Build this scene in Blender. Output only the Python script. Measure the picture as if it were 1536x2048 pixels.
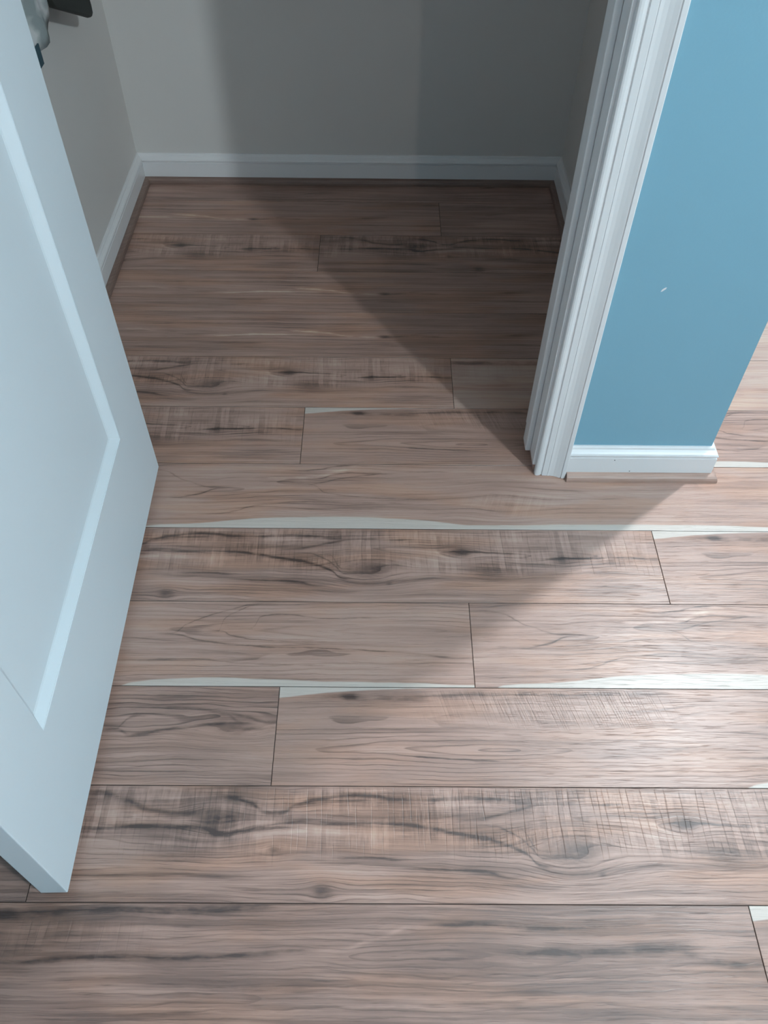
import bpy, bmesh, math, random
from mathutils import Vector, Matrix

S = bpy.context.scene
COL = S.collection
for o in list(bpy.data.objects):
    bpy.data.objects.remove(o)

# ------------------------------------------------------------------ camera
cam_data = bpy.data.cameras.new('camera')
cam = bpy.data.objects.new('camera', cam_data)
COL.objects.link(cam)
cam_data.sensor_fit = 'VERTICAL'
cam_data.sensor_height = 36.0
cam_data.lens = 1658.71 / 2048 * 36.0
cam_data.clip_start = 0.02
CR = Vector((0.99995866, 0.0020316, 0.00886241))
CU = Vector((-0.0072087, 0.77117158, 0.63658655))
CF = Vector((0.00554115, 0.63662412, -0.77115434))
m3 = Matrix((CR, CU, -CF)).transposed()
cam.matrix_world = Matrix.Translation((0, 0, 1.2)) @ m3.to_4x4()
S.camera = cam

# ------------------------------------------------------------------ view, world, lamps
S.view_settings.view_transform = 'Standard'
S.view_settings.look = 'None'
S.view_settings.gamma = 1.0
S.view_settings.use_curve_mapping = False
S.view_settings.exposure = 0.0

world = bpy.data.worlds.new('world')
S.world = world
world.use_nodes = True
wb = world.node_tree.nodes['Background']
wb.inputs['Color'].default_value = (0.80, 0.90, 1.0, 1)
wb.inputs['Strength'].default_value = 0.05


def lamp(name, loc, power, color, radius, kind='POINT'):
    d = bpy.data.lights.new(name, kind)
    d.energy = power
    d.color = color
    d.shadow_soft_size = radius
    o = bpy.data.objects.new(name, d)
    o.location = loc
    COL.objects.link(o)
    return o


lamp('room_ceiling_lamp', (1.57, -0.852, 2.25), 150, (0.79, 0.94, 1.0), 0.05)
hall = lamp('hall_spot_lamp', (0.86, -2.0, 2.2), 26, (1.0, 0.93, 0.85), 0.02, 'SPOT')
hall.data.spot_size = math.radians(24)
hall.data.spot_blend = 1.0
hall.rotation_euler = (Vector((0.06, 2.2, 0.22)) - Vector(hall.location)).to_track_quat('-Z', 'Y').to_euler()
lamp('passage_lamp', (1.078, 1.469, 1.70), 82, (0.92, 0.97, 1.0), 0.022)


# ------------------------------------------------------------------ helpers
def tag(o, label=None, cat=None, group=None, kind=None):
    if label:
        o['label'] = label
    if cat:
        o['category'] = cat
    if group:
        o['group'] = group
    if kind:
        o['kind'] = kind
    return o


def link(name, bm, mats, parent=None, smooth=False):
    bmesh.ops.recalc_face_normals(bm, faces=bm.faces[:])
    me = bpy.data.meshes.new(name)
    bm.to_mesh(me)
    bm.free()
    for m in (mats if isinstance(mats, (list, tuple)) else [mats]):
        me.materials.append(m)
    if smooth:
        for p in me.polygons:
            p.use_smooth = True
    o = bpy.data.objects.new(name, me)
    COL.objects.link(o)
    if parent:
        o.parent = parent
    return o


def empty(name, loc=(0, 0, 0), rz=0.0):
    o = bpy.data.objects.new(name, None)
    o.location = loc
    o.rotation_euler = (0, 0, rz)
    o.empty_display_size = 0.1
    COL.objects.link(o)
    return o


def box(bm, x0, x1, y0, y1, z0, z1, mat=0, bevel=0.0, seg=2):
    vs = [bm.verts.new((x, y, z)) for x in (x0, x1) for y in (y0, y1) for z in (z0, z1)]
    idx = [(0, 1, 3, 2), (4, 6, 7, 5), (0, 4, 5, 1), (2, 3, 7, 6), (0, 2, 6, 4), (1, 5, 7, 3)]
    fs = [bm.faces.new([vs[i] for i in q]) for q in idx]
    for f in fs:
        f.material_index = mat
    if bevel > 0:
        es = list({e for f in fs for e in f.edges})
        bmesh.ops.bevel(bm, geom=es, offset=bevel, segments=seg, profile=0.5, affect='EDGES')
    return fs


def sweep(bm, prof, frames, caps=True):
    """prof: (a, b) pairs; frames: functions (a, b) -> point."""
    rings = []
    for fr in frames:
        rings.append([bm.verts.new(fr(a, b)) for a, b in prof])
    n = len(prof)
    for r0, r1 in zip(rings, rings[1:]):
        for i in range(n):
            j = (i + 1) % n
            bm.faces.new((r0[i], r0[j], r1[j], r1[i]))
    if caps:
        bm.faces.new(rings[0])
        bm.faces.new(list(reversed(rings[-1])))


def principled(name):
    m = bpy.data.materials.new(name)
    m.use_nodes = True
    nt = m.node_tree
    return m, nt, nt.nodes['Principled BSDF']


def paint(name, rgb, rough=0.5, bump=0.02, scale=220.0, mottle=0.03, spec=0.4):
    """A painted surface: slight roller texture and very slight unevenness."""
    m, nt, b = principled(name)
    N, L = nt.nodes, nt.links
    tc = N.new('ShaderNodeTexCoord')
    n1 = N.new('ShaderNodeTexNoise')
    n1.inputs['Scale'].default_value = scale
    n1.inputs['Detail'].default_value = 3
    n2 = N.new('ShaderNodeTexNoise')
    n2.inputs['Scale'].default_value = 3.0
    n2.inputs['Detail'].default_value = 2
    L.new(tc.outputs['Object'], n1.inputs['Vector'])
    L.new(tc.outputs['Object'], n2.inputs['Vector'])
    mix = N.new('ShaderNodeMix')
    mix.data_type = 'RGBA'
    mix.inputs[6].default_value = tuple(c * (1 - mottle) for c in rgb) + (1,)
    mix.inputs[7].default_value = tuple(min(1, c * (1 + mottle)) for c in rgb) + (1,)
    L.new(n2.outputs['Fac'], mix.inputs[0])
    L.new(mix.outputs[2], b.inputs['Base Color'])
    b.inputs['Roughness'].default_value = rough
    b.inputs['Specular IOR Level'].default_value = spec
    bp = N.new('ShaderNodeBump')
    bp.inputs['Strength'].default_value = bump
    bp.inputs['Distance'].default_value = 0.001
    L.new(n1.outputs['Fac'], bp.inputs['Height'])
    L.new(bp.outputs['Normal'], b.inputs['Normal'])
    return m


# ------------------------------------------------------------------ node maths
class V:
    """A socket with arithmetic."""
    nt = None

    def __init__(s, sock):
        s.s = sock

    @staticmethod
    def op(kind, *args, clamp=False):
        n = V.nt.nodes.new('ShaderNodeMath')
        n.operation = kind
        n.use_clamp = clamp
        for i, a in enumerate(args):
            if isinstance(a, V):
                V.nt.links.new(a.s, n.inputs[i])
            else:
                n.inputs[i].default_value = float(a)
        return V(n.outputs[0])

    def __add__(s, o): return V.op('ADD', s, o)
    __radd__ = __add__
    def __sub__(s, o): return V.op('SUBTRACT', s, o)
    def __rsub__(s, o): return V.op('SUBTRACT', o, s)
    def __mul__(s, o): return V.op('MULTIPLY', s, o)
    __rmul__ = __mul__
    def __truediv__(s, o): return V.op('DIVIDE', s, o)
    def __neg__(s): return V.op('MULTIPLY', s, -1)


def vmin(a, b): return V.op('MINIMUM', a, b)
def vmax(a, b): return V.op('MAXIMUM', a, b)
def vabs(a): return V.op('ABSOLUTE', a)
def vsqrt(a): return V.op('SQRT', a)
def vexp(a): return V.op('EXPONENT', a)
def vpow(a, p): return V.op('POWER', a, p)
def fract(a): return V.op('FRACT', a)


def sstep(x, lo, hi, a=0.0, b=1.0):
    n = V.nt.nodes.new('ShaderNodeMapRange')
    n.interpolation_type = 'SMOOTHSTEP'
    n.inputs[1].default_value = lo
    n.inputs[2].default_value = hi
    n.inputs[3].default_value = a
    n.inputs[4].default_value = b
    V.nt.links.new(x.s, n.inputs[0])
    return V(n.outputs[0])


def noise(u, v, su, sv, seed=0.0, detail=2.0, rough=0.5):
    c = V.nt.nodes.new('ShaderNodeCombineXYZ')
    a = u * su + seed
    b = v * sv + seed * 0.37
    V.nt.links.new(a.s, c.inputs[0])
    V.nt.links.new(b.s, c.inputs[1])
    n = V.nt.nodes.new('ShaderNodeTexNoise')
    n.noise_dimensions = '2D'
    n.inputs['Scale'].default_value = 1.0
    n.inputs['Detail'].default_value = detail
    n.inputs['Roughness'].default_value = rough
    V.nt.links.new(c.outputs[0], n.inputs['Vector'])
    return V(n.outputs[0])


def curve(x, pts):
    """Piecewise smooth function of x through pts; x and y both inside 0..1."""
    n = V.nt.nodes.new('ShaderNodeFloatCurve')
    cu = n.mapping.curves[0]
    pts = sorted(pts)
    if pts[0][0] > 0.001:
        pts = [(0.0, pts[0][1])] + pts
    if pts[-1][0] < 0.999:
        pts = pts + [(1.0, pts[-1][1])]
    cu.points[0].location = pts[0]
    cu.points[1].location = pts[-1]
    for p in pts[1:-1]:
        cu.points.new(*p)
    for p in cu.points:
        p.handle_type = 'AUTO_CLAMPED'
    n.mapping.update()
    V.nt.links.new(x.s, n.inputs['Value'])
    return V(n.outputs[0])


# ------------------------------------------------------------------ laminate floor designs
PL = 1.27                 # plank length
PW = 0.161417             # plank width
Y0 = 0.304905             # a seam


def plank_material(name, D):
    m, nt, b = principled(name)
    V.nt = nt
    uvn = nt.nodes.new('ShaderNodeUVMap')
    uvn.uv_map = 'plank'
    sx = nt.nodes.new('ShaderNodeSeparateXYZ')
    nt.links.new(uvn.outputs[0], sx.inputs[0])
    u = V(sx.outputs[0])                # metres along the plank from its left end
    t = V(sx.outputs[1])                # 0 at the far edge, 1 at the near edge
    v = t * PW
    tn = nt.nodes.new('ShaderNodeUVMap')
    tn.uv_map = 'tone'
    sx2 = nt.nodes.new('ShaderNodeSeparateXYZ')
    nt.links.new(tn.outputs[0], sx2.inputs[0])
    tone = V(sx2.outputs[0])            # print-to-print difference, with light and shade painted into some rows
    sd = D.get('seed', 0.0)
    un = u * (1.0 / PL)

    # the grain bends round knots and wanders
    wob = (noise(u, v, 3.0, 14.0, sd + 3, 2.0) - 0.5) * D.get('wob', 0.012)
    fine = (noise(u, v, 40.0, 160.0, sd + 9, 2.0) - 0.5) * D.get('jit', 0.0016)
    vg = v + wob + fine
    dark = None
    for (ku, kt, ru, rt, dk, bend) in D.get('knots', []):
        du = (u - ku) * (1.0 / ru)
        dv = (v - kt * PW) * (1.0 / (rt * PW))
        g = vexp(-(du * du + dv * dv))
        if bend:
            du2 = du * 0.45
            dv2 = dv * 0.6
            g2 = vexp(-(du2 * du2 + dv2 * dv2))
            vg = vg - g2 * dv * (bend * rt * PW)
        if dk:
            rag = noise(u, v, 90.0, 300.0, sd + ku * 50, 3.0) * 0.9 + 0.45
            k = g * rag * dk
            dark = k if dark is None else dark + k

    # growth rings: nested ellipses round each heart, straight lines elsewhere
    r = None
    for (u0, t0, a, sat, off) in D['hearts']:
        du = u - u0
        z = du * a / (vabs(du) * sat + 1.0)
        dv = vg - t0 * PW
        q = vsqrt(dv * dv + z * z) + off
        r = q if r is None else vmin(r, q)
    freq = D.get('freq', 170.0)
    ph = r * freq + noise(u, vg, 6.0, 25.0, sd + 21, 2.0) * D.get('phn', 1.6)
    f = fract(ph)
    ringline = sstep(f, 0.66, 0.97) * sstep(f, 0.97, 1.0, 1.0, 0.0)
    ringfade = sstep(noise(u, v, 2.6, 16.0, sd + 31, 2.0), 0.36, 0.66)
    rings = ringline * (ringfade * 0.75 + 0.25)

    # fibres and pores
    fib = noise(u, vg, 7.0, 420.0, sd + 41, 3.0, 0.6) - 0.5
    fib2 = noise(u, vg, 2.2, 95.0, sd + 43, 3.0, 0.55) - 0.5
    cloud = noise(u, v, 5.0, 18.0, sd + 47, 3.0, 0.5) - 0.5
    pore = sstep(noise(u, vg, 20.0, 640.0, sd + 53, 2.0, 0.6), 0.60, 0.76)
    smear = sstep(noise(u, vg, 4.5, 60.0, sd + 59, 3.0, 0.6), 0.60, 0.80) * D.get('smear', 0.5)

    val = D.get('mid', 0.56) + fib * D.get('fib', 0.27) + fib2 * D.get('fib2', 0.55) + cloud * D.get('cloud', 0.30)
    val = val - rings * D.get('ring', 0.18) - pore * 0.08 - smear * 0.30

    # printed dark veins and pale streaks
    for (pts, w, st) in D.get('veins', []):
        us = [p[0] for p in pts]
        lo, hi = min(us), max(us)
        fu = curve(un, [(p[0] / PL, min(0.999, max(0.0, p[1]))) for p in pts])
        d = (t - fu + (wob + fine * 2.0) * (1.0 / PW)) * (1.5 / w)
        wv = sstep(noise(u, v, 20.0, 60.0, sd + lo * 90, 3.0, 0.6), 0.25, 0.75) * 0.9 + 0.3
        win = sstep(u, lo - 0.035, lo + 0.02) * sstep(u, hi - 0.02, hi + 0.035, 1.0, 0.0)
        g = (vexp(-(d * d)) * 0.95 + vexp(-(d * d) * 0.10) * 0.16) * win * wv * abs(st)
        if st > 0:
            dark = g if dark is None else dark + g
        else:
            val = val + g
    if dark is not None:
        val = val - dark * 0.50

    height = fib * 0.5 + rings * -0.35 + pore * -1.0

    # saw marks across the grain
    if 'saw' in D:
        (tlo, thi, u0, u1, st, tilt, fq) = D['saw']
        us = u + v * tilt
        cellx = us * (fq * 0.68) + (noise(us, v, fq * 0.12, 4.0, sd + 61, 2.0) - 0.5) * 2.4
        fr = fract(cellx)
        line = sstep(fr, 0.0, 0.07) * sstep(fr, 0.07, 0.2, 1.0, 0.0) * sstep(noise(us, v, fq * 0.7, 12.0, sd + 62, 2.0), 0.40, 0.58)
        wn = nt.nodes.new('ShaderNodeTexWhiteNoise')
        wn.noise_dimensions = '1D'
        nt.links.new((V.op('FLOOR', cellx) + sd).s, wn.inputs['W'])
        blk = (V(wn.outputs['Value']) - 0.5) * 0.55 + (noise(us, v, fq * 0.42, 3.0, sd + 67, 2.0) - 0.5) * 0.6
        band = sstep(t + (noise(u, v, 16.0, 6.0, sd + 71, 2.0) - 0.5) * 0.35, thi - 0.14, thi + 0.06, 1.0, 0.0)
        band = band * sstep(t, tlo - 0.02, tlo + 0.06)
        band = band * sstep(u, u0 - 0.06, u0 + 0.06) * sstep(u, u1 - 0.08, u1 + 0.08, 1.0, 0.0)
        patch = sstep(noise(u, v, 9.0, 26.0, sd + 73, 2.0), 0.30, 0.62)
        hatch = (noise(us, v, fq * 1.6, 45.0, sd + 79, 2.0) - 0.5)
        val = val + band * patch * (blk * 0.36 + hatch * 0.26) * st
        val = val - band * line * (patch * 0.6 + 0.4) * 0.15 * st + band * patch * 0.045 * st
        height = height - band * line * 0.6 + band * patch * hatch * 0.9

    ramp = nt.nodes.new('ShaderNodeValToRGB')
    cr = ramp.color_ramp
    cols = D.get('cols') or [(0.0, (0.062, 0.037, 0.031)), (0.30, (0.200, 0.120, 0.096)),
                             (0.56, (0.410, 0.254, 0.205)), (0.80, (0.505, 0.358, 0.295)), (1.0, (0.62, 0.50, 0.41))]
    cr.elements[0].position = cols[0][0]
    cr.elements[0].color = cols[0][1] + (1,)
    cr.elements[1].position = cols[-1][0]
    cr.elements[1].color = cols[-1][1] + (1,)
    for p, c in cols[1:-1]:
        e = cr.elements.new(p)
        e.color = c + (1,)
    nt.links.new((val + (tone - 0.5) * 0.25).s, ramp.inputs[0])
    colsock = ramp.outputs[0]

    # warm reddish patches in the print
    wm = nt.nodes.new('ShaderNodeMix')
    wm.data_type = 'RGBA'
    wm.blend_type = 'MULTIPLY'
    wm.inputs[7].default_value = (1.05, 0.95, 0.85, 1)
    nt.links.new(sstep(noise(u, v, 4.0, 22.0, sd + 83, 2.0), 0.42, 0.68, 0.0, D.get('warm', 0.7)).s, wm.inputs[0])
    nt.links.new(colsock, wm.inputs[6])
    colsock = wm.outputs[2]

    # pale sapwood along an edge
    for (side, pts) in D.get('sap', []):
        th = curve(un, [(p[0] / PL, p[1]) for p in pts])
        e = (1.0 - t) if side == 'near' else (t * 1.0)
        edge = th + fine * 3.0 + (noise(u, v, 14.0, 3.0, sd + 91, 2.0) - 0.5) * 0.02
        k = sstep(edge - e, -0.006, 0.012) * sstep(th, 0.002, 0.012)
        pale = nt.nodes.new('ShaderNodeMix')
        pale.data_type = 'RGBA'
        pale.inputs[7].default_value = (0.62, 0.585, 0.53, 1)
        pn = nt.nodes.new('ShaderNodeMix')
        pn.data_type = 'RGBA'
        pn.inputs[6].default_value = (0.49, 0.41, 0.36, 1)
        pn.inputs[7].default_value = (0.61, 0.525, 0.465, 1)
        nt.links.new((fib * 1.3 + 0.5).s, pn.inputs[0])
        nt.links.new(pn.outputs[2], pale.inputs[7])
        nt.links.new(k.s, pale.inputs[0])
        nt.links.new(colsock, pale.inputs[6])
        colsock = pale.outputs[2]

    nt.links.new(colsock, b.inputs['Base Color'])
    b.inputs['Specular IOR Level'].default_value = 0.85
    nt.links.new((0.40 - fib * 0.16 + pore * 0.1).s, b.inputs['Roughness'])
    bp = nt.nodes.new('ShaderNodeBump')
    bp.inputs['Strength'].default_value = 0.48
    bp.inputs['Distance'].default_value = 0.0008
    nt.links.new(height.s, bp.inputs['Height'])
    nt.links.new(bp.outputs['Normal'], b.inputs['Normal'])
    return m


DESIGNS = {
    # rough sawn plank with a big swirl knot and long dark veins
    'A': dict(seed=11.3, fib=0.34, mid=0.53, hearts=[(0.95, 0.36, 0.07, 1.5, 0.0), (0.25, 0.34, 0.05, 2.0, 0.012)], freq=165, ring=0.20, phn=2.2,
              wob=0.018, cloud=0.42, smear=0.75, warm=1.0,
              knots=[(0.745, 0.585, 0.040, 0.15, 0.62, 0.9), (0.915, 0.335, 0.016, 0.06, 0.75, 1.1),
                     (0.245, 0.30, 0.022, 0.09, 0.55, 1.0), (0.247, 0.435, 0.010, 0.035, 0.8, 0.0),
                     (0.328, 0.567, 0.008, 0.035, 0.6, 0.8), (0.399, 0.905, 0.012, 0.055, 0.75, 0.9),
                     (0.785, 0.761, 0.005, 0.02, 0.5, 0.0), (1.095, 0.42, 0.016, 0.07, 0.7, 0.6),
                     (0.962, 0.585, 0.030, 0.10, 0.5, 0.4), (0.19, 0.62, 0.05, 0.10, 0.3, 0.0)],
              veins=[([(0.056, .078), (0.111, .139), (0.147, .222), (0.194, .241), (0.223, .211)], 0.035, 0.7),
                     ([(0.247, .093), (0.289, .144), (0.324, .247), (0.353, .184), (0.386, .13), (0.453, .096), (0.504, .131), (0.575, .123), (0.635, .121), (0.69, .14)], 0.030, 0.95),
                     ([(0.056, .388), (0.125, .369), (0.174, .374), (0.227, .392), (0.255, .445), (0.28, .411), (0.323, .399), (0.339, .405)], 0.030, 1.0),
                     ([(0.332, .349), (0.371, .337), (0.421, .346), (0.487, .334), (0.549, .365), (0.582, .409), (0.63, .452), (0.662, .51), (0.686, .586), (0.709, .70)], 0.022, 0.95),
                     ([(0.632, .344), (0.663, .402), (0.693, .538), (0.711, .623)], 0.014, 0.6),
                     ([(0.674, .363), (0.688, .441), (0.706, .556)], 0.012, 0.5),
                     ([(0.609, .305), (0.642, .274), (0.673, .212), (0.733, .149), (0.815, .167)], 0.018, 0.55),
                     ([(0.432, .642), (0.465, .631), (0.503, .64)], 0.020, 0.8),
                     ([(0.533, .722), (0.58, .721), (0.627, .747), (0.657, .783)], 0.020, 0.7),
                     ([(0.90, .319), (0.946, .323), (1.004, .335)], 0.018, 0.8),
                     ([(1.084, .40), (1.146, .395), (1.207, .392), (1.26, .418)], 0.020, 1.0),
                     ([(0.10, .30), (0.16, .30), (0.22, .31)], 0.05, -0.22),
                     ([(0.86, .30), (0.88, .40), (0.91, .43)], 0.06, -0.16),
                     ([(0.30, .45), (0.36, .43), (0.42, .42)], 0.05, -0.20)],
              saw=(0.0, 0.62, 0.0, 1.27, 1.0, 0.0, 150.0)),
    # pale plank, sapwood wedge at its far left corner, cathedral grain further along
    'B': dict(seed=27.1, hearts=[(0.335, 0.645, 0.10, 3.0, 0.0), (1.12, 0.36, 0.105, 2.0, 0.0)], freq=150, ring=0.24, phn=1.3,
              wob=0.010, cloud=0.22, smear=0.35, warm=0.7, fib2=0.36,
              knots=[(0.112, 0.105, 0.013, 0.035, 0.95, 0.6), (0.40, 0.62, 0.05, 0.08, 0.14, 0.0), (0.875, 0.38, 0.02, 0.15, 0.10, 0.0)],
              veins=[([(0.07, .10), (0.15, .12), (0.224, .115), (0.278, .09), (0.362, .067), (0.426, .071), (0.513, .056), (0.60, .045)], 0.045, 0.55),
                     ([(0.222, .719), (0.30, .745), (0.372, .758)], 0.012, 0.5),
                     ([(0.50, .26), (0.58, .25), (0.68, .18)], 0.015, 0.3),
                     ([(0.60, .62), (0.67, .60), (0.72, .61)], 0.02, 0.35),
                     ([(0.765, .40), (0.79, .30), (0.83, .17), (0.87, .08), (0.92, .02)], 0.010, 0.55),
                     ([(0.765, .41), (0.82, .48), (0.924, .555), (1.05, .585), (1.15, .62), (1.26, .68)], 0.012, 0.65),
                     ([(0.848, .36), (0.853, .22), (0.88, .10), (0.92, .03)], 0.010, 0.6),
                     ([(0.848, .36), (0.87, .42), (0.93, .48), (1.02, .50)], 0.010, 0.5),
                     ([(0.905, .33), (0.91, .20), (0.95, .15), (1.03, .197), (1.10, .19)], 0.010, 0.6),
                     ([(0.70, .72), (0.80, .70), (0.90, .75), (1.02, .77)], 0.010, 0.4)],
              sap=[('far', [(0.0, .125), (0.08, .066), (0.16, .03), (0.241, .012), (0.30, .0), (1.2, 0.0)]),
                   ('near', [(0.0, 0.0), (0.695, 0.0), (0.72, .035), (0.765, .073), (0.851, .097), (0.969, .073), (1.086, .057), (1.20, .045), (1.26, .03)])],
              saw=(0.02, 0.42, 0.25, 0.60, 0.8, -0.30, 330.0)),
    # even plank with a long pale sapwood bow along its near edge
    'C': dict(seed=5.7, hearts=[(0.55, 0.30, 0.055, 1.2, 0.0), (0.12, 0.42, 0.09, 2.0, 0.004)], freq=115, ring=0.20, phn=1.5,
              wob=0.012, cloud=0.25, smear=0.3, warm=0.9,
              knots=[(0.706, 0.60, 0.035, 0.16, 0.22, 0.5), (0.10, 0.62, 0.04, 0.2, -0.12, 0.0)],
              veins=[([(0.317, .106), (0.351, .09), (0.403, .029), (0.437, .027)], 0.012, 0.8),
                     ([(0.353, .233), (0.379, .174), (0.42, .129), (0.455, .132)], 0.012, 0.6),
                     ([(0.094, .532), (0.133, .489), (0.162, .418)], 0.014, 0.5),
                     ([(0.02, .10), (0.10, .28), (0.171, .40)], 0.012, 0.4),
                     ([(0.171, .41), (0.13, .50), (0.05, .58)], 0.012, 0.4),
                     ([(0.27, .30), (0.332, .321), (0.40, .22), (0.50, .13), (0.60, .10)], 0.012, 0.5),
                     ([(0.332, .33), (0.369, .473), (0.42, .53), (0.55, .56)], 0.012, 0.4),
                     ([(0.15, .80), (0.25, .68), (0.36, .62), (0.52, .62)], 0.010, 0.5),
                     ([(0.274, .244), (0.335, .212), (0.40, .10), (0.44, .04)], 0.045, -0.26),
                     ([(0.77, .42), (0.83, .40), (0.92, .52)], 0.03, 0.2)],
              sap=[('near', [(0.0, 0.0), (0.03, 0.0), (0.047, .028), (0.15, .075), (0.25, .143), (0.348, .170), (0.423, .172), (0.512, .150), (0.603, .091), (0.652, .062), (0.75, .068), (0.827, .082), (1.05, .09), (1.27, .04)])],
              saw=(0.45, 0.80, 0.66, 0.80, 0.5, 0.35, 240.0)),
    # wavy heart grain, darker
    'D': dict(seed=41.9, mid=0.52, hearts=[(0.62, 0.36, 0.06, 0.8, 0.0)], freq=170, ring=0.28, phn=2.6,
              wob=0.022, cloud=0.30, smear=0.4, warm=0.35,
              knots=[(1.20, 0.44, 0.03, 0.09, 0.35, 0.7)],
              veins=[([(1.023, .464), (1.035, .36), (1.061, .308)], 0.022, 0.55),
                     ([(1.023, .46), (1.05, .53), (1.10, .48), (1.122, .45), (1.222, .398)], 0.025, 0.7),
                     ([(1.06, .24), (1.12, .24), (1.19, .303), (1.222, .39)], 0.020, 0.5),
                     ([(1.19, .303), (1.22, .33), (1.267, .396)], 0.020, 0.5),
                     ([(1.208, .48), (1.235, .45), (1.267, .45)], 0.03, 0.6)]),
    # brown plank with broad dark bands and a feathered heart
    'E': dict(seed=63.3, mid=0.50, hearts=[(0.80, 0.40, 0.075, 1.8, 0.0), (0.15, 0.7, 0.05, 2.0, 0.0)], freq=150, ring=0.13, phn=2.2,
              wob=0.014, cloud=0.36, smear=0.55, warm=0.8,
              knots=[(0.90, 0.43, 0.05, 0.10, 0.16, 0.5), (0.58, 0.62, 0.07, 0.05, 0.25, 0.3), (1.195, .308, 0.03, 0.06, -0.2, 0.0)],
              veins=[([(0.0, .09), (0.264, .088), (0.316, .087), (0.384, .06), (0.472, .06), (0.541, .045), (0.611, .023)], 0.055, 0.75),
                     ([(0.281, .445), (0.381, .418), (0.516, .415), (0.60, .391), (0.667, .361)], 0.022, 0.7),
                     ([(0.851, .171), (0.914, .15), (0.983, .168), (1.104, .155)], 0.028, 0.65),
                     ([(0.948, .371), (0.996, .341), (1.064, .349), (1.149, .347), (1.213, .439), (1.263, .447)], 0.040, 0.65),
                     ([(0.55, .80), (0.62, .80), (0.72, .77), (0.85, .74)], 0.02, -0.12),
                     ([(0.70, .36), (0.76, .28), (0.84, .18)], 0.03, -0.12)],
              saw=(0.12, 0.46, 0.0, 0.46, 0.35, 0.0, 110.0)),
    # smooth brown plank with pale flashes along the middle
    'F': dict(seed=88.8, hearts=[(0.16, 0.48, 0.08, 1.2, 0.0), (1.15, 0.5, 0.05, 1.2, 0.004)], freq=150, ring=0.22, phn=1.3,
              wob=0.010, cloud=0.25, smear=0.5, warm=1.0,
              knots=[(0.775, 0.555, 0.012, 0.03, 0.8, 0.4)],
              veins=[([(0.38, .55), (0.50, .52), (0.60, .52)], 0.022, -0.42),
                     ([(0.56, .44), (0.65, .48), (0.70, .55), (0.76, .56)], 0.028, -0.52),
                     ([(0.10, .45), (0.20, .42), (0.26, .46)], 0.02, -0.22),
                     ([(0.775, .555), (0.83, .54), (0.90, .54)], 0.02, 0.5),
                     ([(0.20, .30), (0.40, .26), (0.70, .30)], 0.015, 0.35)]),
}
ORDER = ['A', 'B', 'C', 'D', 'E', 'F']
MATS = [plank_material('laminate_' + k.lower(), DESIGNS[k]) for k in ORDER]
seam_mat = paint('seam_brown', (0.055, 0.040, 0.034), rough=0.8, bump=0.0)

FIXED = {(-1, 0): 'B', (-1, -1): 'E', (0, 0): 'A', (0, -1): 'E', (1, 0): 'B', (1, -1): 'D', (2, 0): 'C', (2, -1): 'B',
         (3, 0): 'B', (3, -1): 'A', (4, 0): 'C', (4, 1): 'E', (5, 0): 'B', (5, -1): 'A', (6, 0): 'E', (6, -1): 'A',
         (7, -1): 'F', (7, 0): 'D', (8, -1): 'F', (8, 0): 'D', (9, -1): 'A', (9, 0): 'A', (10, -1): 'F', (10, 0): 'D',
         (11, 0): 'E', (11, -1): 'D', (-2, 0): 'F', (-2, -1): 'A'}
FX0, FX1, FY0, FY1 = -1.75, 2.75, -2.75, 3.35


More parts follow.
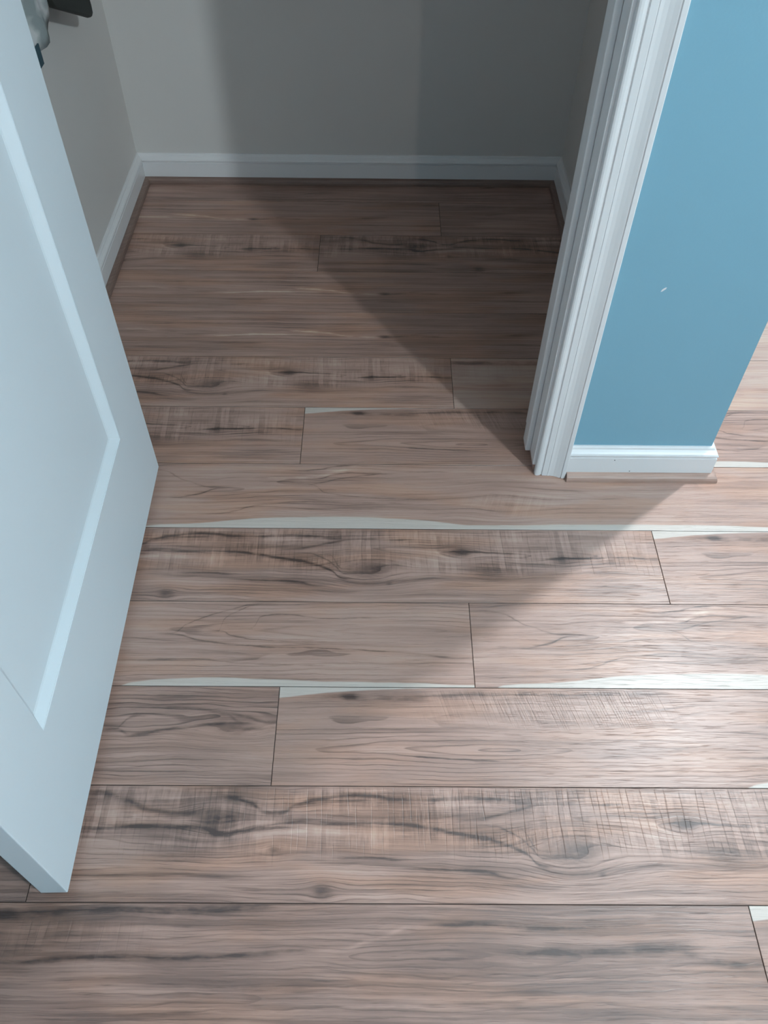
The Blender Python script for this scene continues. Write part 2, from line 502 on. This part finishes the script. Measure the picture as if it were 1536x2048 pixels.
def build_floor():
    bm = bmesh.new()
    uvl = bm.loops.layers.uv.new('plank')
    tol = bm.loops.layers.uv.new('tone')
    rnd = random.Random(4)
    g = 0.0005
    bw = 0.0006
    base = box(bm, FX0, FX1, FY0, FY1, -0.05, -0.0016)
    for f in base:
        f.material_index = len(ORDER)
    k0 = math.floor((FY0 - Y0) / PW)
    k1 = math.ceil((FY1 - Y0) / PW)
    starts = [-0.473, -0.157, 0.155, 0.503]
    for k in range(k0, k1):
        ya, yb = max(FY0, Y0 + k * PW), min(FY1, Y0 + (k + 1) * PW)
        s0 = 0.503 if k == 8 else starts[k % 4]
        for n in range(-3, 4):
            xs = s0 + n * PL
            xa, xb = max(FX0, xs), min(FX1, xs + PL)
            if xb - xa < 0.005:
                continue
            d = FIXED.get((k, n)) or ORDER[(k * 7 + n * 5 + rnd.randrange(6)) % 6]
            mi = ORDER.index(d)
            tone = 0.5 + rnd.uniform(-0.25, 0.25)
            if k in (9, 10, 11):
                tone = 0.35
            tone = {-1: 0.05, 0: 0.25, 4: 0.62, 2: 0.62, 3: 0.38}.get(k, tone)  # nearest rows darkened: the viewer's shade painted into the wood tone
            if k in (2, 3) and n == 0:
                tone = 0.35  # darkened against strong passage lamp light, painted into the wood tone
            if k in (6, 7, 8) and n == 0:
                tone = 1.35  # paler planks: brighter passage light painted into the wood tone
            x0, x1, y0, y1 = xa + g, xb - g, ya + g, yb - g
            outer = [(x0, y0), (x1, y0), (x1, y1), (x0, y1)]
            inner = [(x0 + bw, y0 + bw), (x1 - bw, y0 + bw), (x1 - bw, y1 - bw), (x0 + bw, y1 - bw)]
            vo2 = [bm.verts.new((x, y, -0.0016)) for x, y in outer]
            vo = [bm.verts.new((x, y, -0.0005)) for x, y in outer]
            vi = [bm.verts.new((x, y, 0.0)) for x, y in inner]
            fs = [bm.faces.new(vi)]
            for i in range(4):
                j = (i + 1) % 4
                fs.append(bm.faces.new((vo[i], vo[j], vi[j], vi[i])))
                fs.append(bm.faces.new((vo2[i], vo2[j], vo[j], vo[i])))
            for q, f in enumerate(fs):
                f.material_index = mi if (q == 0 or q % 2 == 1) else len(ORDER)
                for lp in f.loops:
                    x, y, _ = lp.vert.co
                    lp[uvl].uv = (x - xs, (Y0 + (k + 1) * PW - y) / PW)
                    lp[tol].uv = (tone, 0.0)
    o = link('floor', bm, MATS + [seam_mat])
    return tag(o, 'brown wood-look laminate plank floor running through closet and room', 'floor', kind='structure')


build_floor()

# ------------------------------------------------------------------ walls
WHITE = paint('white_trim_paint', (0.76, 0.735, 0.73), rough=0.32, bump=0.03, scale=90, mottle=0.015)
DOORW = paint('white_door_paint', (0.74, 0.77, 0.79), rough=0.36, bump=0.03, scale=160, mottle=0.01)
BLUE = paint('blue_wall_paint', (0.20, 0.385, 0.48), rough=0.45, bump=0.12, scale=260, mottle=0.02)
CREAM = paint('closet_wall_paint', (0.655, 0.615, 0.585), rough=0.6, bump=0.10, scale=260, mottle=0.02)
CEIL = paint('ceiling_paint', (0.72, 0.73, 0.73), rough=0.8)

YF = 1.095       # room face of the front wall
YC = 1.215       # closet face of it
XL, XR = -0.668, 0.4915   # closet side walls
YB = 2.189       # closet back wall
XE = 0.627       # outer end of the wall stub
JL, JR = -0.487, 0.296    # door opening between jambs
ZH = 2.05
ZC = 2.44


def wall(name, boxes, mats, label):
    bm = bmesh.new()
    for bx in boxes:
        box(bm, *bx)
    return tag(link(name, bm, mats), label, 'wall', kind='structure')


wall_front = wall('wall_front', [(JR + 0.018, XE, YF, YC, 0, ZC, 0), (-1.75, JL - 0.018, YF, YC, 0, ZC, 0),
                                 (JL - 0.018, JR + 0.018, YF, YC, ZH + 0.02, ZC, 0)], [BLUE, CREAM],
                  'blue painted wall beside and above the closet doorway')
wall_front.data.polygons  # room side blue, closet side cream
for p in wall_front.data.polygons:
    if p.normal.y > 0.9 and p.center.x < XR:
        p.material_index = 1
w = wall('wall_right', [(XR, XE, YC, YB + 0.115, 0, ZC, 0)], [CREAM, BLUE], 'off-white right side wall inside the closet')
for p in w.data.polygons:
    if p.normal.x > 0.9:
        p.material_index = 1
wall('wall_left', [(XL - 0.115, XL, YC, YB + 0.115, 0, ZC, 0)], [CREAM], 'off-white left side wall inside the closet')
w = wall('wall_back', [(XL, XR, YB, YB + 0.115, 0, ZC, 0)], [CREAM, BLUE], 'off-white back wall inside the closet')
for p in w.data.polygons:
    if p.normal.y > 0.9:
        p.material_index = 1
wall('wall_room_left', [(FX0 - 0.1, FX0, FY0, FY1, 0, ZC, 0)], [BLUE], 'blue wall at the far left of the room behind the door')
wall('wall_room_right', [(FX1, FX1 + 0.1, FY0, FY1, 0, ZC, 0)], [BLUE], 'blue wall closing the passage on the right')
wall('wall_room_near', [(FX0, FX1, FY0 - 0.1, FY0, 0, ZC, 0)], [BLUE], 'blue wall behind the viewer')
wall('wall_passage_end', [(FX0, FX1, FY1, FY1 + 0.1, 0, ZC, 0)], [BLUE], 'blue wall at the end of the passage beyond the closet')
bm = bmesh.new()
box(bm, FX0, FX1, FY0, FY1, ZC, ZC + 0.08)
tag(link('ceiling', bm, CEIL), 'flat white ceiling over room and closet', 'ceiling', kind='structure')

# paint chip on the blue wall
bm = bmesh.new()
cx, cz = 0.442, 0.425
pts = [(-0.0035, -0.0040), (-0.0015, -0.0035), (0.0035, 0.0012), (0.0042, 0.0040), (0.0015, 0.0035), (-0.0022, 0.0002)]
a = [bm.verts.new((cx + x, YF - 0.0004, cz + z)) for x, z in pts]
b_ = [bm.verts.new((cx + x, YF + 0.0002, cz + z)) for x, z in pts]
bm.faces.new(a)
for i in range(len(pts)):
    j = (i + 1) % len(pts)
    bm.faces.new((a[i], a[j], b_[j], b_[i]))
chip = link('paint_chip', bm, WHITE, wall_front)
tag(chip, 'small white chip in the blue paint')

# ------------------------------------------------------------------ baseboards and shoe mouldings
BH = 0.077
BT = 0.014
BASE = [(0, 0.0), (BT, 0.0), (BT, 0.0545), (BT - 0.0035, 0.0556), (BT - 0.0035, 0.0574), (BT, 0.0590), (BT + 0.0004, 0.0620),
        (BT - 0.0012, 0.0652), (BT - 0.0045, 0.0680), (BT - 0.0075, 0.0712), (BT - 0.0088, 0.0750), (BT - 0.0105, BH), (0, BH)]
SHOE = [(0.0, 0.0), (0.0125, 0.0), (0.0125, 0.0060), (0.0112, 0.0105), (0.0080, 0.0140), (0.0035, 0.0158), (0.0, 0.0162)]


def run_profile(bm, prof, path):
    """path: list of ((x, y), (nx, ny)) - wall-line points with the mitred outward direction."""
    frames = []
    for (px, py), (nx, ny) in path:
        frames.append(lambda a, z, px=px, py=py, nx=nx, ny=ny: (px + a * nx, py + a * ny, z))
    sweep(bm, prof, frames)


def base(name, path, label):
    bm = bmesh.new()
    run_profile(bm, BASE, path)
    return tag(link(name, bm, WHITE), label, 'baseboard', kind='structure')


base('baseboard_back', [((XL, YB), (1, -1)), ((XR, YB), (-1, -1))], 'white baseboard along the back wall of the closet')
base('baseboard_left', [((XL, YC), (1, 0)), ((XL, YB), (1, -1))], 'white baseboard along the left wall of the closet')
base('baseboard_right', [((XR, YB), (-1, -1)), ((XR, YC), (-1, 0))], 'white baseboard along the right wall of the closet')
base('baseboard_front', [((0.3605, YF), (0, -1)), ((XE, YF), (1, -1)), ((XE, YB + 0.115), (1, 0))],
     'white baseboard under the blue wall, mitred round its outer corner')




def nail_hole(x, z):
    bm = bmesh.new()
    y = YF - BT
    n = 10
    a = [bm.verts.new((x + 0.0011 * math.cos(2 * math.pi * i / n), y - 0.0002, z + 0.0011 * math.sin(2 * math.pi * i / n))) for i in range(n)]
    b = [bm.verts.new((v.co.x, y + 0.0004, v.co.z)) for v in a]
    bm.faces.new(a)
    for i in range(n):
        j = (i + 1) % n
        bm.faces.new((a[i], a[j], b[j], b[i]))
    return bm


HOLE = paint('nail_hole_shadow', (0.05, 0.045, 0.045), rough=0.9, bump=0.0)
for hx, hz in ((0.447, 0.050), (0.482, 0.020)):
    link('nail_hole', nail_hole(hx, hz), HOLE, bpy.data.objects['baseboard_front'])

base('baseboard_passage_end', [((XE, FY1), (0, -1)), ((FX1, FY1), (-1, -1))], 'white baseboard at the end of the passage')
base('baseboard_room_right', [((FX1, FY1), (-1, -1)), ((FX1, FY0), (-1, 0))], 'white baseboard along the right side of the room')


def wood_strip(name, seed, k=1.0):
    m, nt, b = principled(name)
    V.nt = nt
    tc = nt.nodes.new('ShaderNodeTexCoord')
    sx = nt.nodes.new('ShaderNodeSeparateXYZ')
    nt.links.new(tc.outputs['Object'], sx.inputs[0])
    x, y, z = V(sx.outputs[0]), V(sx.outputs[1]), V(sx.outputs[2])
    fb = noise(x + y, z + y * 0.3, 9.0, 300.0, seed, 3.0, 0.6)
    cl = noise(x + y, z, 6.0, 30.0, seed + 5, 2.0)
    ramp = nt.nodes.new('ShaderNodeValToRGB')
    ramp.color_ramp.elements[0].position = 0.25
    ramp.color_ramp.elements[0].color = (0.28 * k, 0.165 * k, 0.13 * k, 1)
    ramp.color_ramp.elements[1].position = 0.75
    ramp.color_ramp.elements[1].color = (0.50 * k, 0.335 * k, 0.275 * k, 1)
    nt.links.new((fb * 0.6 + cl * 0.4).s, ramp.inputs[0])
    nt.links.new(ramp.outputs[0], b.inputs['Base Color'])
    b.inputs['Roughness'].default_value = 0.45
    return m


STRIP = wood_strip('brown_shoe_moulding', 3.0)
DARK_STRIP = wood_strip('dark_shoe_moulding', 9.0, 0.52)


def shoe(name, path, label, mat=None):
    bm = bmesh.new()
    run_profile(bm, SHOE, path)
    return tag(link(name, bm, mat or STRIP), label, 'moulding', kind='structure')


e = BT
shoe('trim_1', [((0.3615, YF - e), (0, -1)), ((XE + e, YF - e), (1, -1)), ((XE + e, YB + 0.115), (1, 0))],
     'brown wood shoe moulding on the floor below the blue wall baseboard')
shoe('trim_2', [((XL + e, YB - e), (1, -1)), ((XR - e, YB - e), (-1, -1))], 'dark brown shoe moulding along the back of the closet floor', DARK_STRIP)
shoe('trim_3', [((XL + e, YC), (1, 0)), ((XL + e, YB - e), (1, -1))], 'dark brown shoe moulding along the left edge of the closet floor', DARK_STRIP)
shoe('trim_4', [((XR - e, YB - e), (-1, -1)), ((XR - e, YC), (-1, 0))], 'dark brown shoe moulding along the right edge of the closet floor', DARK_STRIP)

# ------------------------------------------------------------------ door casing and jambs
# (a across from the opening outwards, b out from the wall)
CAS = [(0, 0), (0, 0.0065), (0.0010, 0.0085), (0.0035, 0.0098), (0.0070, 0.0100), (0.0105, 0.0090), (0.0125, 0.0072), (0.0135, 0.0072),
       (0.0145, 0.0098), (0.0235, 0.0105), (0.0243, 0.0098), (0.0252, 0.0108), (0.0300, 0.0104), (0.0360, 0.0112), (0.0420, 0.0134),
       (0.0475, 0.0160), (0.0485, 0.0163), (0.0490, 0.0150), (0.0502, 0.0150), (0.0508, 0.0172), (0.0570, 0.0175), (0.0585, 0.0165), (0.0585, 0)]
CI = JR + 0.0055      # inner edge of the right casing
CIL = JL - 0.0055
ZT = ZH + 0.005


def casing(name, frames, label):
    bm = bmesh.new()
    sweep(bm, CAS, frames)
    return tag(link(name, bm, WHITE), label, 'door casing', kind='structure')


casing('trim_5', [lambda a, b: (CI + a, YF - b, 0.001), lambda a, b: (CI + a, YF - b, ZT + a)],
       'white grooved door casing on the right of the closet doorway')
casing('trim_6', [lambda a, b: (CIL - a, YF - b, 0.001), lambda a, b: (CIL - a, YF - b, ZT + a)],
       'white grooved door casing on the left of the doorway behind the open door')
casing('trim_7', [lambda a, b: (CIL - a, YF - b, ZT + a), lambda a, b: (CI + a, YF - b, ZT + a)],
       'white grooved door casing across the top of the doorway')


def jamb(name, xj, s, label):
    """xj: face of the jamb, s: +1 when the wall is on the +x side."""
    bm = bmesh.new()
    x0, x1 = sorted((xj, xj + s * 0.018))
    box(bm, x0, x1, YF, YC, 0.021, ZH, 0, 0.0012)
    x0, x1 = sorted((xj + s * 0.004, xj + s * 0.018))
    box(bm, x0, x1, YF + 0.002, YC, 0.0, 0.021, 1)
    o = link(name, bm, [WHITE, STRIP])
    tag(o, label, 'door jamb', kind='structure')
    bm = bmesh.new()
    x0, x1 = sorted((xj, xj - s * 0.0105))
    box(bm, x0, x1, YF + 0.037, YF + 0.072, 0.021, ZH - 0.018, 0, 0.0022, 3)
    link('door_stop', bm, WHITE, o)
    return o


jamb('trim_8', JR, 1, 'white right door jamb with stop, cut short above the floor')
jamb('trim_9', JL, -1, 'white left door jamb behind the open door')
bm = bmesh.new()
box(bm, JL - 0.018, JR + 0.018, YF, YC, ZH, ZH + 0.02, 0, 0.001)
tag(link('trim_10', bm, WHITE), 'white head jamb over the doorway', 'door jamb', kind='structure')

# ------------------------------------------------------------------ door, opened towards the viewer
DW, DT, DH = 0.774, 0.0365, 2.018
A0 = Vector((-0.4265, 1.0865, 0.017))
B0 = Vector((-0.4127, 0.3123, 0.017))
ang = math.atan2(B0.y - A0.y, B0.x - A0.x)
door = empty('door_1', A0, ang)       # local +x runs along the door, local +y is its visible face side
tag(door, 'white two-panel door standing open on the left of the closet doorway', 'door', kind='structure')
SX = [0.0, 0.133, 0.641, DW]
SZ = [0.0, 0.211, 0.93, 1.07, 1.885, DH]
HOLES = {(1, 1), (1, 3)}


def door_frame():
    bm = bmesh.new()
    P = {}

    def vert(i, j, s):
        if (i, j, s) not in P:
            P[(i, j, s)] = bm.verts.new((SX[i], 0.0 if s else -DT, SZ[j]))
        return P[(i, j, s)]
    cells = [(i, j) for i in range(3) for j in range(5) if (i, j) not in HOLES]
    cs = set(cells)
    for i, j in cells:
        for s in (0, 1):
            bm.faces.new([vert(i, j, s), vert(i + 1, j, s), vert(i + 1, j + 1, s), vert(i, j + 1, s)])
        for (ii, jj), (p, q) in (((i - 1, j), ((i, j), (i, j + 1))), ((i + 1, j), ((i + 1, j), (i + 1, j + 1))),
                                 ((i, j - 1), ((i, j), (i + 1, j))), ((i, j + 1), ((i, j + 1), (i + 1, j + 1)))):
            if (ii, jj) not in cs and (ii, jj) not in HOLES:
                bm.faces.new([vert(*p, 0), vert(*q, 0), vert(*q, 1), vert(*p, 1)])
    bmesh.ops.recalc_face_normals(bm, faces=bm.faces[:])
    es = []
    for ed in bm.edges:
        if len(ed.link_faces) == 2 and ed.calc_face_angle() > 0.5:
            es.append(ed)
    bmesh.ops.bevel(bm, geom=es, offset=0.0014, segments=2, profile=0.5, affect='EDGES')
    return bm


link('slab', door_frame(), DOORW, door)
RB, RD = 0.0165, 0.0122       # width and depth of the sloped border of a panel


def door_panel(j):
    bm = bmesh.new()
    x0, x1, z0, z1 = SX[1], SX[2], SZ[j], SZ[j + 1]

    def ring(inset, y):
        return [bm.verts.new(c) for c in ((x0 + inset, y, z0 + inset), (x1 - inset, y, z0 + inset), (x1 - inset, y, z1 - inset), (x0 + inset, y, z1 - inset))]
    for sgn, y0 in ((1, 0.0), (-1, -DT)):
        prof = [(0.0, y0), (0.0, y0 - sgn * 0.0012), (0.0015, y0 - sgn * 0.0018), (RB - 0.003, y0 - sgn * (RD - 0.0012)), (RB, y0 - sgn * RD)]
        rs = [ring(*p) for p in prof]
        for r0, r1 in zip(rs, rs[1:]):
            for i in range(4):
                k = (i + 1) % 4
                bm.faces.new((r0[i], r0[k], r1[k], r1[i]))
        bm.faces.new(rs[-1])
    return bm


for j in (1, 3):
    link('panel', door_panel(j), DOORW, door)

METAL, _nt, _b = principled('satin_nickel')
_b.inputs['Base Color'].default_value = (0.55, 0.54, 0.52, 1)
_b.inputs['Metallic'].default_value = 1.0
_b.inputs['Roughness'].default_value = 0.32
_n = _nt.nodes.new('ShaderNodeTexNoise')
_n.inputs['Scale'].default_value = 60
_r = _nt.nodes.new('ShaderNodeMapRange')
_r.inputs[3].default_value = 0.27
_r.inputs[4].default_value = 0.38
_nt.links.new(_n.outputs['Fac'], _r.inputs[0])
_nt.links.new(_r.outputs[0], _b.inputs['Roughness'])


def knob_bm(s, y0):
    bm = bmesh.new()
    prof = [(0.0, 0.0), (0.032, 0.0), (0.033, 0.004), (0.028, 0.008), (0.013, 0.010), (0.011, 0.030), (0.020, 0.036), (0.027, 0.046),
            (0.027, 0.054), (0.020, 0.062), (0.0, 0.064)]
    n = 28
    rings = []
    for r, h in prof:
        if r == 0:
            rings.append([bm.verts.new((DW - 0.062, y0 + s * h, 0.975))])
        else:
            rings.append([bm.verts.new((DW - 0.062 + r * math.cos(2 * math.pi * i / n), y0 + s * h, 0.975 + r * math.sin(2 * math.pi * i / n))) for i in range(n)])
    for r0, r1 in zip(rings, rings[1:]):
        for i in range(n):
            k = (i + 1) % n
            q = [r0[i % len(r0)], r0[k % len(r0)], r1[k % len(r1)], r1[i % len(r1)]]
            q = list(dict.fromkeys(q))
            bm.faces.new(q)
    return bm


link('door_knob', knob_bm(1, 0.0), METAL, door, True)
link('door_knob', knob_bm(-1, -DT), METAL, door, True)


def hinge(z):
    bm = bmesh.new()
    n = 14
    r = 0.0055
    cxh, cyh = -0.004, -DT - 0.003
    ring0 = [bm.verts.new((cxh + r * math.cos(2 * math.pi * i / n), cyh + r * math.sin(2 * math.pi * i / n), z)) for i in range(n)]
    ring1 = [bm.verts.new((v.co.x, v.co.y, z + 0.089)) for v in ring0]
    for i in range(n):
        k = (i + 1) % n
        bm.faces.new((ring0[i], ring0[k], ring1[k], ring1[i]))
    bm.faces.new(ring0)
    bm.faces.new(list(reversed(ring1)))
    box(bm, -0.0015, 0.0005, -DT + 0.001, -0.006, z, z + 0.089)
    return bm


for z in (0.18, 0.97, 1.75):
    link('hinge', hinge(z), METAL, door)


# ------------------------------------------------------------------ things hanging on the closet's left wall
def fabric(name, c0, c1, scale, rough=0.85, bump=0.25):
    m, nt, b = principled(name)
    N, L = nt.nodes, nt.links
    tc = N.new('ShaderNodeTexCoord')
    n1 = N.new('ShaderNodeTexNoise')
    n1.inputs['Scale'].default_value = scale
    n1.inputs['Detail'].default_value = 2
    L.new(tc.outputs['Object'], n1.inputs['Vector'])
    ramp = N.new('ShaderNodeValToRGB')
    ramp.color_ramp.elements[0].position = 0.42
    ramp.color_ramp.elements[0].color = c0 + (1,)
    ramp.color_ramp.elements[1].position = 0.58
    ramp.color_ramp.elements[1].color = c1 + (1,)
    L.new(n1.outputs['Fac'], ramp.inputs[0])
    L.new(ramp.outputs[0], b.inputs['Base Color'])
    b.inputs['Roughness'].default_value = rough
    n2 = N.new('ShaderNodeTexNoise')
    n2.inputs['Scale'].default_value = 700
    L.new(tc.outputs['Object'], n2.inputs['Vector'])
    bp = N.new('ShaderNodeBump')
    bp.inputs['Strength'].default_value = bump
    bp.inputs['Distance'].default_value = 0.001
    L.new(n2.outputs['Fac'], bp.inputs['Height'])
    L.new(bp.outputs['Normal'], b.inputs['Normal'])
    return m


BLACKF = fabric('black_fabric', (0.010, 0.013, 0.011), (0.016, 0.019, 0.016), 14, 0.6)
GREYF = fabric('mottled_grey_cloth', (0.23, 0.25, 0.245), (0.50, 0.485, 0.475), 26)
TEALF = fabric('dark_teal_cloth', (0.03, 0.07, 0.09), (0.05, 0.10, 0.12), 30)


def hook(y, z, label):
    t = empty('wall_hook', (XL, y, z))
    tag(t, label, 'hook', group='metal hooks on the closet left wall')
    bm = bmesh.new()
    box(bm, 0.0, 0.004, -0.012, 0.012, -0.03, 0.03, 0, 0.001)
    link('backplate', bm, METAL, t)
    bm = bmesh.new()
    n = 10
    r = 0.0035
    path = [Vector((0.003, 0, -0.012)), Vector((0.018, 0, -0.020)), Vector((0.034, 0, -0.018)), Vector((0.043, 0, -0.004)), Vector((0.046, 0, 0.012))]
    rings = []
    for i, p in enumerate(path):
        d = (path[min(i + 1, len(path) - 1)] - path[max(i - 1, 0)]).normalized()
        s1 = Vector((0, 1, 0))
        s2 = d.cross(s1)
        rings.append([bm.verts.new(p + s1 * r * math.cos(2 * math.pi * k / n) + s2 * r * math.sin(2 * math.pi * k / n)) for k in range(n)])
    for r0, r1 in zip(rings, rings[1:]):
        for k in range(n):
            j = (k + 1) % n
            bm.faces.new((r0[k], r0[j], r1[j], r1[k]))
    bm.faces.new(rings[0])
    bm.faces.new(list(reversed(rings[-1])))
    link('prong', bm, METAL, t, True)
    return t


HY, HZ = 1.795, 1.30
GY, GZ = 1.52, 1.34
hook(HY, HZ, 'metal wall hook holding up the black bag')
hook(GY, GZ, 'metal wall hook holding up the grey mottled cloth')

# black bag: a soft slab with rounded lower corners, hanging tilted
bag = empty('shoulder_bag', (XL + 0.030, HY, HZ - 0.8))
tag(bag, 'black bag with rounded lower corner hanging tilted on closet left wall', 'bag')


def bag_body():
    bm = bmesh.new()
    # outline in wall plane (y, z) in world metres; lower right corner is the one in view
    front = [(1.684, 0.680), (1.689, 0.620), (1.693, 0.610), (1.707, 0.599), (1.752, 0.579), (1.885, 0.520), (1.905, 0.514), (1.915, 0.517),
             (1.917, 0.530), (1.912, 0.560), (1.900, 0.650), (1.888, 0.790), (1.874, 0.812), (1.850, 0.820), (1.725, 0.805), (1.694, 0.790),
             (1.682, 0.760)]
    cy = sum(p[0] for p in front) / len(front)
    cz = sum(p[1] for p in front) / len(front)
    bx, by, bz = bag.location
    layers = [(-0.609, 0.93), (-0.608, 0.975), (-0.613, 1.0), (-0.640, 0.93), (-0.655, 0.86), (-0.662, 0.78)]
    rings = []
    for x, s in layers:
        rings.append([bm.verts.new((x - bx, cy + (y - cy) * s - by, cz + (z - cz) * s - bz)) for y, z in front])
    n = len(front)
    for r0, r1 in zip(rings, rings[1:]):
        for i in range(n):
            k = (i + 1) % n
            bm.faces.new((r0[i], r0[k], r1[k], r1[i]))
    bm.faces.new(rings[0])
    bm.faces.new(list(reversed(rings[-1])))
    return bm


link('body', bag_body(), BLACKF, bag, True)


def ribbon(pts, half, thick, off):
    """A flat strap through pts, half wide along x, thick across."""
    bm = bmesh.new()
    rings = []
    for i, p in enumerate(pts):
        d = (pts[min(i + 1, len(pts) - 1)] - pts[max(i - 1, 0)]).normalized()
        nrm = d.cross(Vector((1, 0, 0))).normalized()
        q = p - off
        rings.append([bm.verts.new(q + Vector((sx * half, 0, 0)) + nrm * sn * thick) for sx, sn in ((-1, -1), (1, -1), (1, 1), (-1, 1))])
    for r0, r1 in zip(rings, rings[1:]):
        for k in range(4):
            j = (k + 1) % 4
            bm.faces.new((r0[k], r0[j], r1[j], r1[k]))
    bm.faces.new(rings[0])
    bm.faces.new(list(reversed(rings[-1])))
    return bm


sp = [Vector((-0.635, 1.705, 0.79)), Vector((-0.635, 1.725, 0.93)), Vector((-0.634, 1.768, 1.17)), Vector((-0.633, HY - 0.010, HZ - 0.022)), Vector((-0.633, HY - 0.004, HZ - 0.012)),
      Vector((-0.633, HY + 0.004, HZ - 0.012)), Vector((-0.633, HY + 0.010, HZ - 0.022)), Vector((-0.634, 1.820, 1.17)), Vector((-0.635, 1.858, 0.93)), Vector((-0.635, 1.866, 0.81))]
link('strap', ribbon(sp, 0.014, 0.0015, Vector(bag.location)), BLACKF, bag)

# grey mottled cloth hanging in folds
cloth = empty('hanging_cloth', (XL + 0.02, GY, GZ - 0.8))
tag(cloth, 'grey mottled cloth hanging beside the open door on closet left wall', 'cloth')


def cloth_body():
    bm = bmesh.new()
    off = Vector(cloth.location)
    nz, ny = 44, 30
    F, B = [], []
    for i in range(nz + 1):
        f = i / nz
        z = GZ - 0.008 - f * (GZ - 0.008 - 0.572)
        spread = min(1.0, 0.10 + 1.3 * f) ** 0.8
        rF, rB = [], []
        for j in range(ny + 1):
            g = j / ny
            y = GY + (g - 0.5) * 0.27 * spread
            # hem rounded up at both corners
            zz = z
            if g > 0.56:
                zz = z + f ** 4 * 0.080 * ((g - 0.56) / 0.44) ** 2.4
            if g < 0.3:
                zz = z + f ** 4 * 0.05 * ((0.3 - g) / 0.3) ** 2
            x = XL + 0.036 + (0.030 * f) + 0.010 * math.sin(g * 15 + f * 1.5) * min(1, 0.4 + f) + 0.006 * math.sin(g * 33 + 2) - 0.004 * f
            if f < 0.06:
                x = XL + 0.034
            rF.append(bm.verts.new(Vector((x + 0.0015, y, zz)) - off))
            rB.append(bm.verts.new(Vector((x - 0.0015, y, zz)) - off))
        F.append(rF)
        B.append(rB)
    for i in range(nz):
        for j in range(ny):
            bm.faces.new((F[i][j], F[i][j + 1], F[i + 1][j + 1], F[i + 1][j]))
            bm.faces.new((B[i][j], B[i + 1][j], B[i + 1][j + 1], B[i][j + 1]))
    for i in range(nz):
        bm.faces.new((F[i][0], F[i + 1][0], B[i + 1][0], B[i][0]))
        bm.faces.new((F[i][ny], B[i][ny], B[i + 1][ny], F[i + 1][ny]))
    for j in range(ny):
        bm.faces.new((F[0][j], B[0][j], B[0][j + 1], F[0][j + 1]))
        bm.faces.new((F[nz][j], F[nz][j + 1], B[nz][j + 1], B[nz][j]))
    return bm


link('fabric', cloth_body(), GREYF, cloth, True)
bm = bmesh.new()
o_ = Vector(cloth.location)
box(bm, -0.607 - o_.x, -0.604 - o_.x, 1.532 - o_.y, 1.560 - o_.y, 0.562 - o_.z, 0.596 - o_.z, 0, 0.0006)
tag(link('tag', bm, TEALF, cloth), 'dark teal tag')
